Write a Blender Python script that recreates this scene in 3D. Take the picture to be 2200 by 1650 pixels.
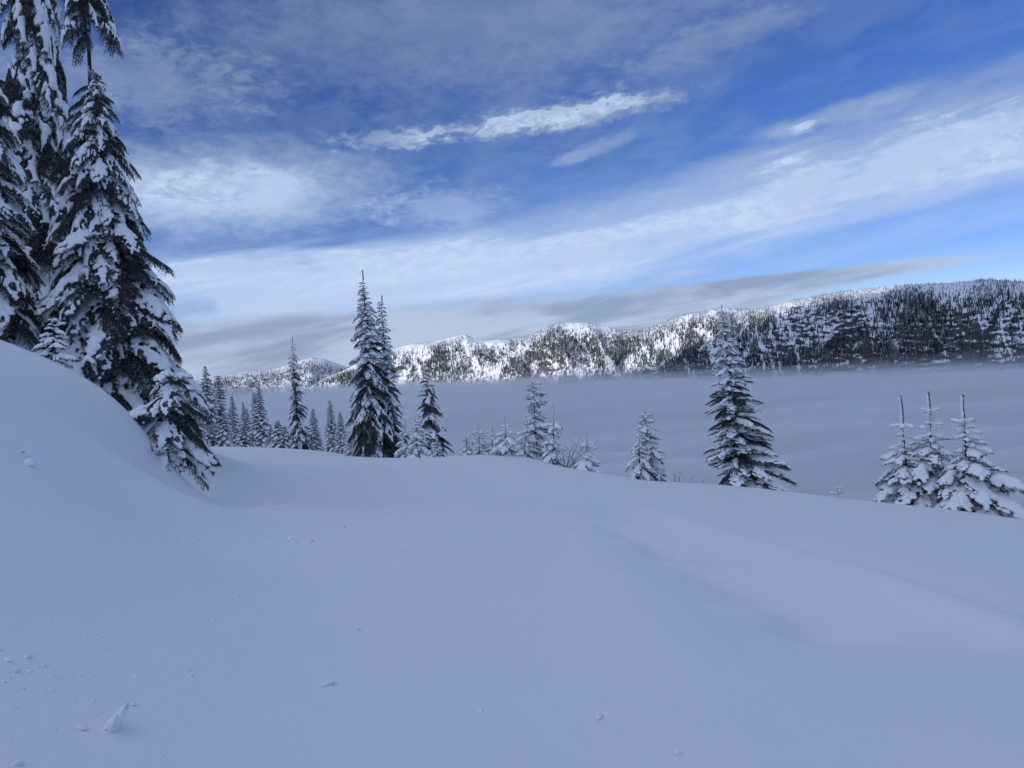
import bpy, bmesh, math
import numpy as np
from mathutils import Vector, Matrix, Euler

R = math.radians
scene = bpy.context.scene
for o in list(bpy.data.objects):
    bpy.data.objects.remove(o)
COL = scene.collection

# ------------------------------------------------------------------ camera
# the eye is the origin; the snow under it lies about 1.6 m below
PITCH, ROLL = R(-1.63), R(3.2)
fwd = Vector((0, math.cos(PITCH), math.sin(PITCH)))
rgt = Vector((1, 0, 0))
upv = rgt.cross(fwd)
c_r = rgt * math.cos(ROLL) - upv * math.sin(ROLL)
c_u = upv * math.cos(ROLL) + rgt * math.sin(ROLL)
cam_data = bpy.data.cameras.new('camera')
cam_data.sensor_width = 36.0
cam_data.lens = 36.0 * 1653.0 / 2200.0
cam_data.clip_start = 0.1
cam_data.clip_end = 30000.0
cam = bpy.data.objects.new('camera', cam_data)
COL.objects.link(cam)
m = Matrix((c_r, c_u, -fwd)).transposed().to_4x4()
cam.matrix_world = m
scene.camera = cam

# ------------------------------------------------------------------ light
SUN_EL = R(12.0)
SUN_D = Vector((0.8, 0.6, 0.0))              # horizontal direction in which the sunlight travels
sun_data = bpy.data.lights.new('sun', 'SUN')
sun_data.energy = 2.7
sun_data.angle = R(0.5)
sun_data.color = (1.0, 0.95, 0.88)
sun = bpy.data.objects.new('sun', sun_data)
COL.objects.link(sun)
ldir = Vector((SUN_D.x * math.cos(SUN_EL), SUN_D.y * math.cos(SUN_EL), -math.sin(SUN_EL)))
sun.rotation_euler = ldir.to_track_quat('-Z', 'Y').to_euler()
sun.location = (-80, -60, 60)

vs = scene.view_settings
vs.view_transform = 'Standard'
vs.look = 'None'
vs.exposure = 0.3
vs.gamma = 1.0
vs.use_curve_mapping = False
scene.display_settings.display_device = 'sRGB'
cy = scene.cycles
cy.max_bounces = 10
cy.diffuse_bounces = 4
cy.glossy_bounces = 2
cy.transparent_max_bounces = 8
cy.volume_bounces = 6
cy.use_denoising = True
cy.use_adaptive_sampling = True
cy.adaptive_threshold = 0.02
cy.sample_clamp_indirect = 6.0


class Nodes:
    """short-hands for building a shader node tree"""
    def __init__(s, tree):
        s.t = tree

    def n(s, kind, **kw):
        nd = s.t.nodes.new(kind)
        for k, v in kw.items():
            setattr(nd, k, v)
        return nd

    def link(s, a, b):
        s.t.links.new(a, b)

    def put(s, sock, v):
        if hasattr(v, 'is_output') or isinstance(v, bpy.types.NodeSocket):
            s.t.links.new(v, sock)
        else:
            sock.default_value = v

    def m(s, op, a, b=0.0, c=0.0, clamp=False):
        nd = s.n('ShaderNodeMath', operation=op, use_clamp=clamp)
        s.put(nd.inputs[0], a)
        s.put(nd.inputs[1], b)
        if len(nd.inputs) > 2:
            s.put(nd.inputs[2], c)
        return nd.outputs[0]

    def smooth(s, v, lo, hi, a=0.0, b=1.0):
        nd = s.n('ShaderNodeMapRange', interpolation_type='SMOOTHSTEP')
        s.put(nd.inputs['Value'], v)
        s.put(nd.inputs['From Min'], lo)
        s.put(nd.inputs['From Max'], hi)
        s.put(nd.inputs['To Min'], a)
        s.put(nd.inputs['To Max'], b)
        return nd.outputs['Result']

    def mix(s, f, a, b, blend='MIX'):
        nd = s.n('ShaderNodeMix', data_type='RGBA', blend_type=blend, clamp_factor=True)
        s.put(nd.inputs[0], f)
        for q, v in ((6, a), (7, b)):
            if isinstance(v, (tuple, list)) and len(v) == 3:
                v = (*v, 1.0)
            s.put(nd.inputs[q], v)
        return nd.outputs[2]

    def vec(s, x, y, z=0.0):
        nd = s.n('ShaderNodeCombineXYZ')
        for q, v in enumerate((x, y, z)):
            s.put(nd.inputs[q], v)
        return nd.outputs[0]

    def noise(s, v, scale, detail=5.0, rough=0.55, dist=0.0, lac=2.0):
        nd = s.n('ShaderNodeTexNoise', noise_dimensions='3D')
        if v is not None:
            s.link(v, nd.inputs['Vector'])
        nd.inputs['Scale'].default_value = scale
        nd.inputs['Detail'].default_value = detail
        nd.inputs['Roughness'].default_value = rough
        nd.inputs['Lacunarity'].default_value = lac
        nd.inputs['Distortion'].default_value = dist
        return nd.outputs['Fac']


# ------------------------------------------------------------------ sky with its clouds
world = bpy.data.worlds.new('World')
scene.world = world
world.use_nodes = True
world.cycles.sampling_method = 'MANUAL'
world.cycles.sample_map_resolution = 256
wt = world.node_tree
wt.nodes.clear()
W = Nodes(wt)
sky = W.n('ShaderNodeTexSky', sky_type='NISHITA')
sky.sun_disc = False
sky.sun_elevation = SUN_EL
sky.sun_rotation = math.atan2(-SUN_D.x, -SUN_D.y)
sky.altitude = 1500
sky.air_density = 1.0
sky.dust_density = 0.3
sky.ozone_density = 2.5
tc = W.n('ShaderNodeTexCoord').outputs['Generated']
sx = W.n('ShaderNodeSeparateXYZ')
W.link(tc, sx.inputs[0])
dx, dy, dz = sx.outputs
az = W.m('MULTIPLY', W.m('ARCTAN2', dx, dy), 57.29578)
el = W.m('MULTIPLY', W.m('ARCSINE', dz), 57.29578)
zz = W.m('ADD', W.m('MAXIMUM', dz, 0.0), 0.07)
px_ = W.m('DIVIDE', dx, zz)
py_ = W.m('DIVIDE', dy, zz)
# the cloud layer is drawn out along azimuth -17 degrees
uu = W.m('ADD', W.m('MULTIPLY', px_, 0.956), W.m('MULTIPLY', py_, 0.292))
vv = W.m('ADD', W.m('MULTIPLY', px_, -0.292), W.m('MULTIPLY', py_, 0.956))
streak = W.noise(W.vec(W.m('MULTIPLY', uu, 1.0), W.m('MULTIPLY', vv, 0.22)), 1.5, 7, 0.55, 0.5)
broad = W.noise(W.vec(W.m('MULTIPLY', uu, 1.0), W.m('MULTIPLY', vv, 0.35), 4.0), 0.75, 3, 0.5, 0.3)
puff = W.noise(W.vec(W.m('MULTIPLY', uu, 1.0), W.m('MULTIPLY', vv, 0.75), 9.0), 5.5, 6, 0.58, 0.4)
fluff = W.noise(W.vec(W.m('MULTIPLY', az, 0.10), W.m('MULTIPLY', el, 0.24), 2.0), 3.2, 7, 0.6, 0.6)
wisp = W.noise(W.vec(W.m('MULTIPLY', az, 0.035), W.m('SUBTRACT', W.m('MULTIPLY', el, 0.22), W.m('MULTIPLY', az, 0.03)), 7.0), 2.6, 6, 0.55, 0.35)

fine = W.noise(W.vec(W.m('MULTIPLY', az, 0.30), W.m('MULTIPLY', el, 0.62), 5.0), 2.6, 5, 0.6, 0.5)
edge = W.m('ADD', W.m('MULTIPLY', fluff, 0.5), W.m('MULTIPLY', fine, 0.5))


def cloud(a0, e0, ra, re, tilt, rag, n_in, soft_lo=1.1, soft_hi=0.25):
    """one cloud of the layer: an ellipse at an azimuth and elevation with a ragged rim"""
    da = W.m('SUBTRACT', az, a0)
    de = W.m('SUBTRACT', W.m('SUBTRACT', el, e0), W.m('MULTIPLY', da, tilt))
    qa = W.m('DIVIDE', da, ra)
    qe = W.m('DIVIDE', de, re)
    q = W.m('SQRT', W.m('ADD', W.m('MULTIPLY', qa, qa), W.m('MULTIPLY', qe, qe)))
    q = W.m('ADD', q, W.m('MULTIPLY', W.m('SUBTRACT', n_in, 0.5), rag))
    return W.smooth(q, soft_lo, soft_hi)


def total(terms):
    acc = None
    for g, wgt in terms:
        t = W.m('MULTIPLY', g, wgt)
        acc = t if acc is None else W.m('ADD', acc, t)
    return acc


thin = W.m('MULTIPLY', W.smooth(W.m('ADD', W.m('MULTIPLY', streak, 0.6), W.m('MULTIPLY', broad, 0.5)), 0.48, 0.82), 0.45)
mott = W.m('MULTIPLY', W.smooth(puff, 0.40, 0.66), W.smooth(el, 9, 17))
lit = total([
    (cloud(4.5, 17.3, 10.5, 1.15, 0.07, 2.6, edge, 1.1, 0.3), 0.95),
    (cloud(-7.5, 16.3, 6.0, 0.9, 0.05, 2.8, edge, 0.9, 0.3), 0.6),
    (cloud(-19.5, 13.0, 12.5, 3.5, 0.03, 1.3, edge, 1.25, 0.25), 0.86),
    (cloud(-19.5, 7.9, 10.0, 1.3, 0.09, 1.6, wisp), 0.55),
    (cloud(10.0, 8.8, 36.0, 4.0, 0.13, 0.9, wisp, 1.25, 0.0), 0.82),
    (cloud(31.0, 11.8, 19.0, 5.0, 0.10, 1.0, wisp, 1.25, 0.0), 0.62),
    (cloud(-12.0, 6.4, 26.0, 3.2, 0.05, 0.9, wisp, 1.25, 0.0), 0.8),
    (cloud(-1.0, 23.5, 25.0, 5.2, 0.05, 2.0, edge, 1.2, 0.1), 0.46),
    (cloud(16.0, 21.0, 9.0, 1.7, 0.20, 1.8, edge), 0.34),
    (cloud(-25.0, 19.5, 10.0, 3.0, 0.0, 2.8, edge), 0.42),
    (cloud(20.3, 14.7, 2.6, 0.7, 0.05, 1.6, edge), 0.6),
    (cloud(25.0, 15.3, 5.0, 0.9, 0.12, 2.0, edge), 0.4),
    (cloud(6.5, 14.8, 4.0, 0.7, 0.25, 2.2, edge), 0.5),
    (cloud(-4.5, 11.6, 6.0, 1.6, 0.02, 2.2, edge), 0.5),
])
# a clear slot above the ridge on the right
slot = W.m('MULTIPLY', cloud(33.0, 6.3, 15.0, 0.75, 0.13, 0.7, wisp, 1.1, 0.4), 0.8)
dens = W.m('ADD', W.m('ADD', lit, thin), W.m('MULTIPLY', mott, 0.16))
dens = W.m('MULTIPLY', dens, W.m('ADD', 0.78, W.m('MULTIPLY', edge, 0.42)))
dens = W.m('ADD', dens, W.m('MULTIPLY', W.smooth(el, 24.0, 40.0), W.m('ADD', 0.22, W.m('MULTIPLY', streak, 0.7))))   # the deck goes on overhead
dens = W.m('MULTIPLY', dens, W.m('SUBTRACT', 1.0, slot))
dens = W.m('MINIMUM', dens, 0.92)
grey = total([
    (cloud(-6.0, 3.3, 28.0, 1.6, 0.015, 0.8, wisp, 1.2, 0.3), 0.9),
    (cloud(15.0, 4.1, 11.0, 1.0, 0.02, 1.1, wisp, 1.1, 0.45), 0.85),
    (cloud(26.0, 4.75, 10.0, 0.65, 0.03, 1.0, wisp, 1.2, 0.3), 0.9),
    (cloud(13.0, 5.7, 3.0, 0.35, 0.0, 1.2, wisp), 0.6),
    (W.smooth(el, 4.2, 1.2), 0.95),       # low stratus all round the horizon
])
grey = W.m('MINIMUM', grey, 0.92)
base = W.n('ShaderNodeHueSaturation')
base.inputs['Hue'].default_value = 0.527
base.inputs['Saturation'].default_value = 1.25
base.inputs['Value'].default_value = 1.0
W.link(sky.outputs[0], base.inputs['Color'])
lo = W.smooth(el, 2.0, 22.0)
cl_col = W.mix(lo, (4.6, 5.9, 8.2), (2.05, 2.75, 4.15))
# thick clouds are whiter than the thin veil, and their middles greyer than their rims
cl_col = W.mix(W.m('MULTIPLY', W.smooth(dens, 0.70, 0.95), W.smooth(fine, 0.34, 0.66)), cl_col, (4.9, 5.8, 7.6))
cl_col = W.mix(W.m('MULTIPLY', W.smooth(dens, 0.72, 0.92), W.smooth(wisp, 0.40, 0.62)), cl_col, (4.1, 5.1, 7.1))
# clouds towards the sun are brighter
sd = W.n('ShaderNodeVectorMath', operation='DOT_PRODUCT')
W.link(tc, sd.inputs[0])
sd.inputs[1].default_value = (-ldir.x, -ldir.y, -ldir.z)
gain = W.m('ADD', 1.0, W.m('MULTIPLY', W.smooth(sd.outputs['Value'], -0.25, 0.85), 2.4))
cl_col = W.mix(1.0, cl_col, W.vec(W.m('MULTIPLY', gain, W.m('ADD', 0.93, W.m('MULTIPLY', gain, 0.07))), gain, W.m('MULTIPLY', gain, W.m('SUBTRACT', 1.06, W.m('MULTIPLY', gain, 0.06)))), 'MULTIPLY')
blue = W.mix(W.smooth(el, 16.0, 3.0), base.outputs[0], (0.80, 0.84, 1.10), 'MULTIPLY')
c1 = W.mix(dens, blue, cl_col)
gr_col = W.mix(W.smooth(wisp, 0.35, 0.62), (2.3, 2.9, 4.3), (3.8, 4.6, 6.2))
c2 = W.mix(grey, c1, gr_col)
bg = W.n('ShaderNodeBackground')
bg.inputs['Strength'].default_value = 0.1
W.link(c2, bg.inputs['Color'])
wo = W.n('ShaderNodeOutputWorld')
W.link(bg.outputs[0], wo.inputs['Surface'])

# ------------------------------------------------------------------ helpers
rng = np.random.default_rng(7)


def mesh_np(name, V, F, mats=(), smooth=True, mat_idx=None, attrs=None):
    """mesh from numpy vertices and a face array (all triangles or all quads)"""
    V = np.asarray(V, np.float32)
    F = np.asarray(F, np.int32)
    me = bpy.data.meshes.new(name)
    k = F.shape[1]
    me.vertices.add(len(V))
    me.vertices.foreach_set('co', V.ravel())
    me.loops.add(F.size)
    me.loops.foreach_set('vertex_index', F.ravel())
    me.polygons.add(len(F))
    me.polygons.foreach_set('loop_start', np.arange(0, F.size, k, dtype=np.int32))
    me.polygons.foreach_set('loop_total', np.full(len(F), k, np.int32))
    if mat_idx is not None:
        me.polygons.foreach_set('material_index', np.asarray(mat_idx, np.int32))
    for mt in mats:
        me.materials.append(mt)
    for an, av in (attrs or {}).items():
        a = me.attributes.new(an, 'FLOAT', 'POINT')
        a.data.foreach_set('value', np.asarray(av, np.float32))
    me.update(calc_edges=True)
    me.validate()
    me.polygons.foreach_set('use_smooth', np.full(len(me.polygons), smooth, bool))
    return me


def link(name, data=None, parent=None):
    o = bpy.data.objects.new(name, data)
    COL.objects.link(o)
    if parent is not None:
        o.parent = parent
    return o


def tag(o, label=None, category=None, group=None, kind=None):
    if label: o['label'] = label
    if category: o['category'] = category
    if group: o['group'] = group
    if kind: o['kind'] = kind
    return o


_perm = np.random.default_rng(11).permutation(512)
_grad = np.random.default_rng(12).normal(size=(512, 3))
_grad /= np.linalg.norm(_grad, axis=1)[:, None]


def perlin(x, y, z=0.0):
    x, y, z = np.broadcast_arrays(np.asarray(x, float), np.asarray(y, float), np.asarray(z, float))
    xi, yi, zi = np.floor(x).astype(int), np.floor(y).astype(int), np.floor(z).astype(int)
    xf, yf, zf = x - xi, y - yi, z - zi
    fx, fy, fz = (t * t * t * (t * (t * 6 - 15) + 10) for t in (xf, yf, zf))
    out = 0.0
    for a in (0, 1):
        for b in (0, 1):
            for c in (0, 1):
                h = _perm[(_perm[(_perm[(xi + a) & 511] + yi + b) & 511] + zi + c) & 511]
                g = _grad[h]
                d = g[..., 0] * (xf - a) + g[..., 1] * (yf - b) + g[..., 2] * (zf - c)
                w = (fx if a else 1 - fx) * (fy if b else 1 - fy) * (fz if c else 1 - fz)
                out = out + d * w
    return out


def fbm(x, y, z=0.0, oct=5, gain=0.5):
    s, a = 0.0, 1.0
    for k in range(oct):
        s = s + a * perlin(np.asarray(x) * 2 ** k + 17 * k, np.asarray(y) * 2 ** k + 31 * k, np.asarray(z) * 2 ** k)
        a *= gain
    return s


def sstep(a, b, t):
    t = np.clip((t - a) / (b - a), 0, 1)
    return t * t * (3 - 2 * t)


def grid_faces(nr, nc):
    i = np.arange(nr * nc).reshape(nr, nc)
    return np.stack([i[:-1, :-1], i[:-1, 1:], i[1:, 1:], i[1:, :-1]], -1).reshape(-1, 4)


# ------------------------------------------------------------------ materials
def new_mat(name):
    mt = bpy.data.materials.new(name)
    mt.use_nodes = True
    mt.node_tree.nodes.clear()
    N = Nodes(mt.node_tree)
    out = N.n('ShaderNodeOutputMaterial')
    return mt, N, out


def principled(N, out, col, rough=0.7, spec=0.3, bump=None, bump_s=0.3, bump_d=0.01):
    p = N.n('ShaderNodeBsdfPrincipled')
    N.put(p.inputs['Base Color'], (*col, 1.0) if isinstance(col, tuple) and len(col) == 3 else col)
    N.put(p.inputs['Roughness'], rough)
    p.inputs['Specular IOR Level'].default_value = spec
    if bump is not None:
        b = N.n('ShaderNodeBump')
        b.inputs['Strength'].default_value = bump_s
        b.inputs['Distance'].default_value = bump_d
        N.link(bump, b.inputs['Height'])
        N.link(b.outputs[0], p.inputs['Normal'])
    N.link(p.outputs[0], out.inputs['Surface'])
    return p


def mat_snow_ground():
    mt, N, out = new_mat('snow_ground')
    pos = N.n('ShaderNodeNewGeometry').outputs['Position']
    fine = N.noise(pos, 60.0, 4, 0.6)
    mid = N.noise(pos, 2.2, 4, 0.5)
    grain = N.noise(pos, 260.0, 2, 0.6)
    rip = N.noise(pos, 9.0, 5, 0.6, 0.4)
    h = N.m('ADD', N.m('ADD', N.m('MULTIPLY', fine, 0.10), N.m('MULTIPLY', grain, 0.035)), N.m('ADD', N.m('MULTIPLY', mid, 0.6), N.m('MULTIPLY', rip, 0.16)))
    col = N.mix(N.noise(pos, 0.35, 3, 0.5), (0.775, 0.80, 0.80), (0.815, 0.81, 0.815))
    principled(N, out, col, 0.65, 0.25, h, 0.7, 0.04)
    return mt


def mat_snow_tree():
    mt, N, out = new_mat('snow_load')
    pos = N.n('ShaderNodeTexCoord').outputs['Object']
    h = N.noise(pos, 45.0, 4, 0.6)
    col = N.mix(N.noise(pos, 6.0, 3, 0.5), (0.88, 0.89, 0.90), (0.93, 0.93, 0.93))
    principled(N, out, col, 0.7, 0.2, h, 0.4, 0.01)
    return mt


def mat_needles():
    mt, N, out = new_mat('fir_needles')
    fr = N.n('ShaderNodeAttribute', attribute_name='frost').outputs['Fac']
    oi = N.n('ShaderNodeObjectInfo').outputs['Random']
    g = N.mix(oi, (0.009, 0.012, 0.007), (0.022, 0.025, 0.012))
    col = N.mix(fr, g, (0.62, 0.66, 0.70))
    principled(N, out, col, 0.65, 0.2)
    return mt


def mat_bark():
    mt, N, out = new_mat('bark')
    pos = N.n('ShaderNodeTexCoord').outputs['Object']
    mp = N.n('ShaderNodeMapping')
    mp.inputs['Scale'].default_value = (1, 1, 0.25)
    N.link(pos, mp.inputs['Vector'])
    n1 = N.noise(mp.outputs[0], 22.0, 5, 0.6)
    n2 = N.noise(pos, 5.0, 4, 0.6)
    col = N.mix(n1, (0.014, 0.011, 0.009), (0.06, 0.05, 0.042))
    col = N.mix(N.smooth(n2, 0.5, 0.66), col, (0.50, 0.53, 0.56))
    principled(N, out, col, 0.85, 0.2, n1, 0.6, 0.02)
    return mt


def mat_twig():
    mt, N, out = new_mat('frosted_twig')
    nrm = N.n('ShaderNodeNewGeometry')
    s = N.n('ShaderNodeSeparateXYZ')
    N.link(nrm.outputs['Normal'], s.inputs[0])
    n2 = N.noise(nrm.outputs['Position'], 18.0, 3, 0.6)
    f = N.smooth(N.m('ADD', s.outputs[2], n2), 0.55, 0.95)
    col = N.mix(f, (0.035, 0.028, 0.025), (0.75, 0.78, 0.82))
    principled(N, out, col, 0.8, 0.2)
    return mt


def mat_mountain():
    mt, N, out = new_mat('mountain_snow_and_rock')
    geo = N.n('ShaderNodeNewGeometry')
    pos = geo.outputs['Position']
    s = N.n('ShaderNodeSeparateXYZ')
    N.link(geo.outputs['Normal'], s.inputs[0])
    rk = N.n('ShaderNodeAttribute', attribute_name='rock').outputs['Fac']
    mp = N.n('ShaderNodeMapping')
    mp.inputs['Scale'].default_value = (1, 1, 1.5)
    N.link(pos, mp.inputs['Vector'])
    n1 = N.noise(mp.outputs[0], 0.085, 8, 0.66, 0.6)
    n2 = N.noise(mp.outputs[0], 0.33, 5, 0.7)
    slope = N.m('SUBTRACT', 0.80, s.outputs[2])
    v = N.m('ADD', N.m('ADD', N.m('MULTIPLY', slope, 1.1), N.m('MULTIPLY', N.m('SUBTRACT', n1, 0.5), 1.3)),
            N.m('ADD', N.m('MULTIPLY', N.m('SUBTRACT', n2, 0.5), 1.1), rk))
    rockf = N.smooth(v, 0.30, 0.42)
    rock = N.mix(n2, (0.035, 0.036, 0.039), (0.13, 0.128, 0.13))
    snow = N.mix(n1, (0.80, 0.83, 0.87), (0.88, 0.89, 0.92))
    col = N.mix(rockf, snow, rock)
    principled(N, out, col, 0.8, 0.15, n2, 0.7, 3.0)
    return mt


def mat_far_tree():
    mt, N, out = new_mat('far_conifer')
    fr = N.n('ShaderNodeAttribute', attribute_name='frost').outputs['Fac']
    pos = N.n('ShaderNodeNewGeometry').outputs['Position']
    n = N.noise(pos, 0.5, 3, 0.7)
    f = N.m('MULTIPLY', fr, N.smooth(n, 0.3, 0.6), clamp=True)
    col = N.mix(f, (0.020, 0.026, 0.024), (0.68, 0.71, 0.75))
    principled(N, out, col, 0.8, 0.15)
    return mt


M_SNOW, M_LOAD, M_NEEDLE, M_BARK = mat_snow_ground(), mat_snow_tree(), mat_needles(), mat_bark()
M_TWIG, M_MOUNT, M_FAR = mat_twig(), mat_mountain(), mat_far_tree()

# ------------------------------------------------------------------ the snowy bench in front of the camera
CP = np.array([
    (-0.08,2.96,-1.58),(-0.09,4.55,-1.73),(-0.09,6.25,-1.80),(-0.09,8.45,-1.91),(-0.10,11.94,-2.19),(-0.12,15.93,-2.53),
    (-0.13,20.43,-2.87),(-0.14,25.92,-3.33),(-0.96,2.86,-1.48),(-1.65,5.16,-1.55),(-2.44,7.76,-1.62),(-3.26,10.45,-1.74),
    (-4.63,14.95,-2.03),(-6.77,21.94,-2.58),(-9.83,31.92,-3.36),(-14.72,47.89,-4.64),(-0.90,4.46,-1.64),(-1.56,8.05,-1.74),
    (-3.76,19.93,-2.84),(-5.43,28.91,-3.68),(-7.47,39.88,-4.74),(-2.13,21.92,-2.97),(-3.27,33.90,-4.14),(0.44,2.96,-1.61),
    (0.69,4.35,-1.70),(1.22,7.45,-1.98),(1.99,11.94,-2.45),(3.36,19.91,-3.31),(0.81,2.91,-1.60),(1.57,5.45,-1.83),
    (2.62,8.94,-2.17),(5.59,18.91,-3.58),(6.84,16.41,-3.35),(1.52,2.90,-1.64),(2.36,4.45,-1.83),(3.98,7.44,-2.14),
    (7.48,13.92,-3.11),(1.85,2.85,-1.63),(3.57,5.45,-1.94),(8.51,12.91,-3.18),(-1.73,2.47,-1.22),(-2.52,3.67,-1.03),
    (-3.30,4.88,-0.77),(-4.54,6.80,-0.25),(-5.95,9.02,0.40),(-1.56,2.56,-1.29),(-2.36,3.97,-1.13),(-3.21,5.48,-0.89),
    (-4.28,7.39,-0.53),(-5.44,9.51,0.09),(-2.89,5.67,-1.12),(-4.01,7.98,-0.85),(-4.97,9.99,-0.40),(-4.62,9.77,-1.12),
    (-2.09,4.56,-1.34),(-3.05,6.76,-1.36),(-4.24,9.46,-1.40),(-5.43,12.96,-1.76),(-7.97,19.94,-2.24),(-12.32,32.92,-3.11),
    # behind the bank and under the trees on it
    (-8,12,0.2),(-8.5,15,-0.1),(-7,14,-0.9),(-6.7,11.4,-0.05),(-4.35,10.7,-1.68),(-5.0,11.5,-1.72),(-5.6,12.3,-1.7),(-10.4,20,-1.5),(-13.5,22,-0.8),(-12,28,-2.7),(-16,36,-3.2),(-23,55,-5.0),
    (-20,52,-4.9),(-24,62,-5.9),(-30,50,-3.5),(-30,75,-8.0),
    # beyond the edge the slope drops into the valley
    (10.9,19,-6.2),(15,28,-12.5),(7.6,27,-7.4),(0.8,30.5,-3.95),(1.36,28,-3.8),(-1.2,31,-3.72),(2.17,24,-3.52),(3.7,22,-3.66),(0.5,36,-6.2),(0.3,47,-12.5),(-6,46,-6.6),(-5,58,-13),(-13,56,-7.2),(-13,70,-14),
    (-20,68,-9.0),(-20,85,-17),(20,40,-22),(14,14,-6.5),(20,10,-10),(12,4,-4.8),(30,30,-26),(0,80,-35),(40,90,-60),(40,10,-26),
    # behind and beside the camera
    (0,-3,-1.5),(-3,-3,-0.7),(4,-3,-1.9),(-6,0,0.3),(-10,5,1.6),(8,0,-2.7),(-16,10,3.2),(0,-15,1.5),(-15,-15,7),(15,-15,-5),
    (-40,10,14),(-40,40,4),(-45,80,-4),(-40,-20,22),(40,-20,-18),
])


def tps_fit(P):
    n = len(P)
    d2 = ((P[:, None, :2] - P[None, :, :2]) ** 2).sum(-1)
    K = 0.5 * d2 * np.log(d2 + 1e-9)
    A = np.zeros((n + 3, n + 3))
    A[:n, :n] = K + np.eye(n) * 0.05
    A[:n, n:] = np.c_[np.ones(n), P[:, :2]]
    A[n:, :n] = A[:n, n:].T
    return np.linalg.solve(A, np.r_[P[:, 2], 0, 0, 0])


TPS = tps_fit(CP)


def seg_bump(x, y, a, b, w, h):
    ax, ay = a
    bx, by = b
    t = np.clip(((x - ax) * (bx - ax) + (y - ay) * (by - ay)) / ((bx - ax) ** 2 + (by - ay) ** 2), 0, 1)
    d2 = (x - ax - t * (bx - ax)) ** 2 + (y - ay - t * (by - ay)) ** 2
    return h * np.exp(-d2 / (2 * w * w))


def ground_z(x, y):
    x = np.asarray(x, float)
    y = np.asarray(y, float)
    shp = np.broadcast(x, y).shape
    x, y = np.broadcast_to(x, shp).ravel(), np.broadcast_to(y, shp).ravel()
    z = TPS[-3] + TPS[-2] * x + TPS[-1] * y
    for k, p in enumerate(CP):
        d2 = (x - p[0]) ** 2 + (y - p[1]) ** 2
        z = z + TPS[k] * 0.5 * d2 * np.log(d2 + 1e-9)
    near = np.exp(-((x / 14) ** 2 + ((y - 8) / 16) ** 2))
    z = z + near * (0.08 * perlin(x / 2.6, y / 3.5, 1.3) + 0.02 * perlin(x / 0.9, y / 1.3, 5.1))
    # soft welts of buried tracks running down towards the lower right, and a few bumps
    z = z + seg_bump(x, y, (1.9, 11.0), (2.9, 4.6), 0.17, 0.15)
    z = z - seg_bump(x, y, (1.35, 9.5), (2.0, 4.8), 0.22, 0.13)
    z = z - seg_bump(x, y, (2.9, 9.0), (3.6, 5.6), 0.30, 0.08)
    z = z + seg_bump(x, y, (0.75, 8.5), (0.85, 4.2), 0.28, 0.06)
    for bx, by, bw, bh in ((1.62, 7.3, 0.17, 0.14), (1.62, 5.25, 0.14, 0.05), (1.35, 8.2, 0.25, 0.04), (1.75, 4.9, 0.2, -0.04), (1.5, 5.7, 0.18, -0.05),
                           (0.75, 6.2, 0.22, 0.03)):
        z = z + bh * np.exp(-((x - bx) ** 2 + (y - by) ** 2) / (2 * bw * bw))
    return z.reshape(shp)


def gz(x, y):
    return float(ground_z(np.array([x]), np.array([y]))[0])


nx, ny = 420, 520
u = np.linspace(-1, 1, nx)
gx = 50 * np.sinh(3.4 * u) / np.sinh(3.4)
v = np.linspace(-0.52, 1, ny)
gy = np.where(v < 0, 95 * np.sinh(3.2 * v) / np.sinh(3.2), 95 * np.sinh(3.2 * v) / np.sinh(3.2))
XX, YY = np.meshgrid(gx, gy)
ZZ = ground_z(XX, YY)
me = mesh_np('snow_slope', np.stack([XX, YY, ZZ], -1).reshape(-1, 3), grid_faces(ny, nx), [M_SNOW])
tag(link('snow_ground', me), 'smooth untouched snow slope in blue shade in the foreground', kind='structure')

# ------------------------------------------------------------------ valley and an unseen mountainside added behind the camera to block the sun
HU = np.array([-6000, -3400, -2691, -1900, -1596, -1340, -1180, -1041, -852, -629, -300, 200, 1500, 4000])
HH = np.array([640, 655, 670, 690, 699, 732, 762, 815, 915, 980, 1020, 1010, 900, 700.])  # crest shaped so its shadow covers slope, fog and right-hand ridge


def land_z(x, y):
    s = 0.8 * x + 0.6 * y
    uu_ = 0.6 * x - 0.8 * y
    H = np.interp(uu_, HU, HH) + 14 * perlin(uu_ / 130, 0.3) + 6 * perlin(uu_ / 45, 7.3)
    front = np.clip((-60 - s) / 2440, 0, 1)
    back = np.clip((s + 6000) / 3500, 0, 1)
    hill = H * front * np.where(s < -2500, back, 1)
    hill = hill + 30 * fbm(x / 420, y / 420, 3.0, 4) * np.minimum(front * 4, 1) * sstep(40, 300, np.abs(s + 2500))
    drop = -190 * sstep(-60, 130, s)
    return hill + drop - 4


X2, Y2 = np.meshgrid(np.linspace(-8000, 8000, 230), np.linspace(-7000, 9000, 230))
me = mesh_np('valley', np.stack([X2, Y2, land_z(X2, Y2)], -1).reshape(-1, 3), grid_faces(230, 230), [M_SNOW])
tag(link('terrain', me), 'snowy valley floor under the fog and unseen mountainside added behind the viewer to shade the slope', kind='structure')

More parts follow.
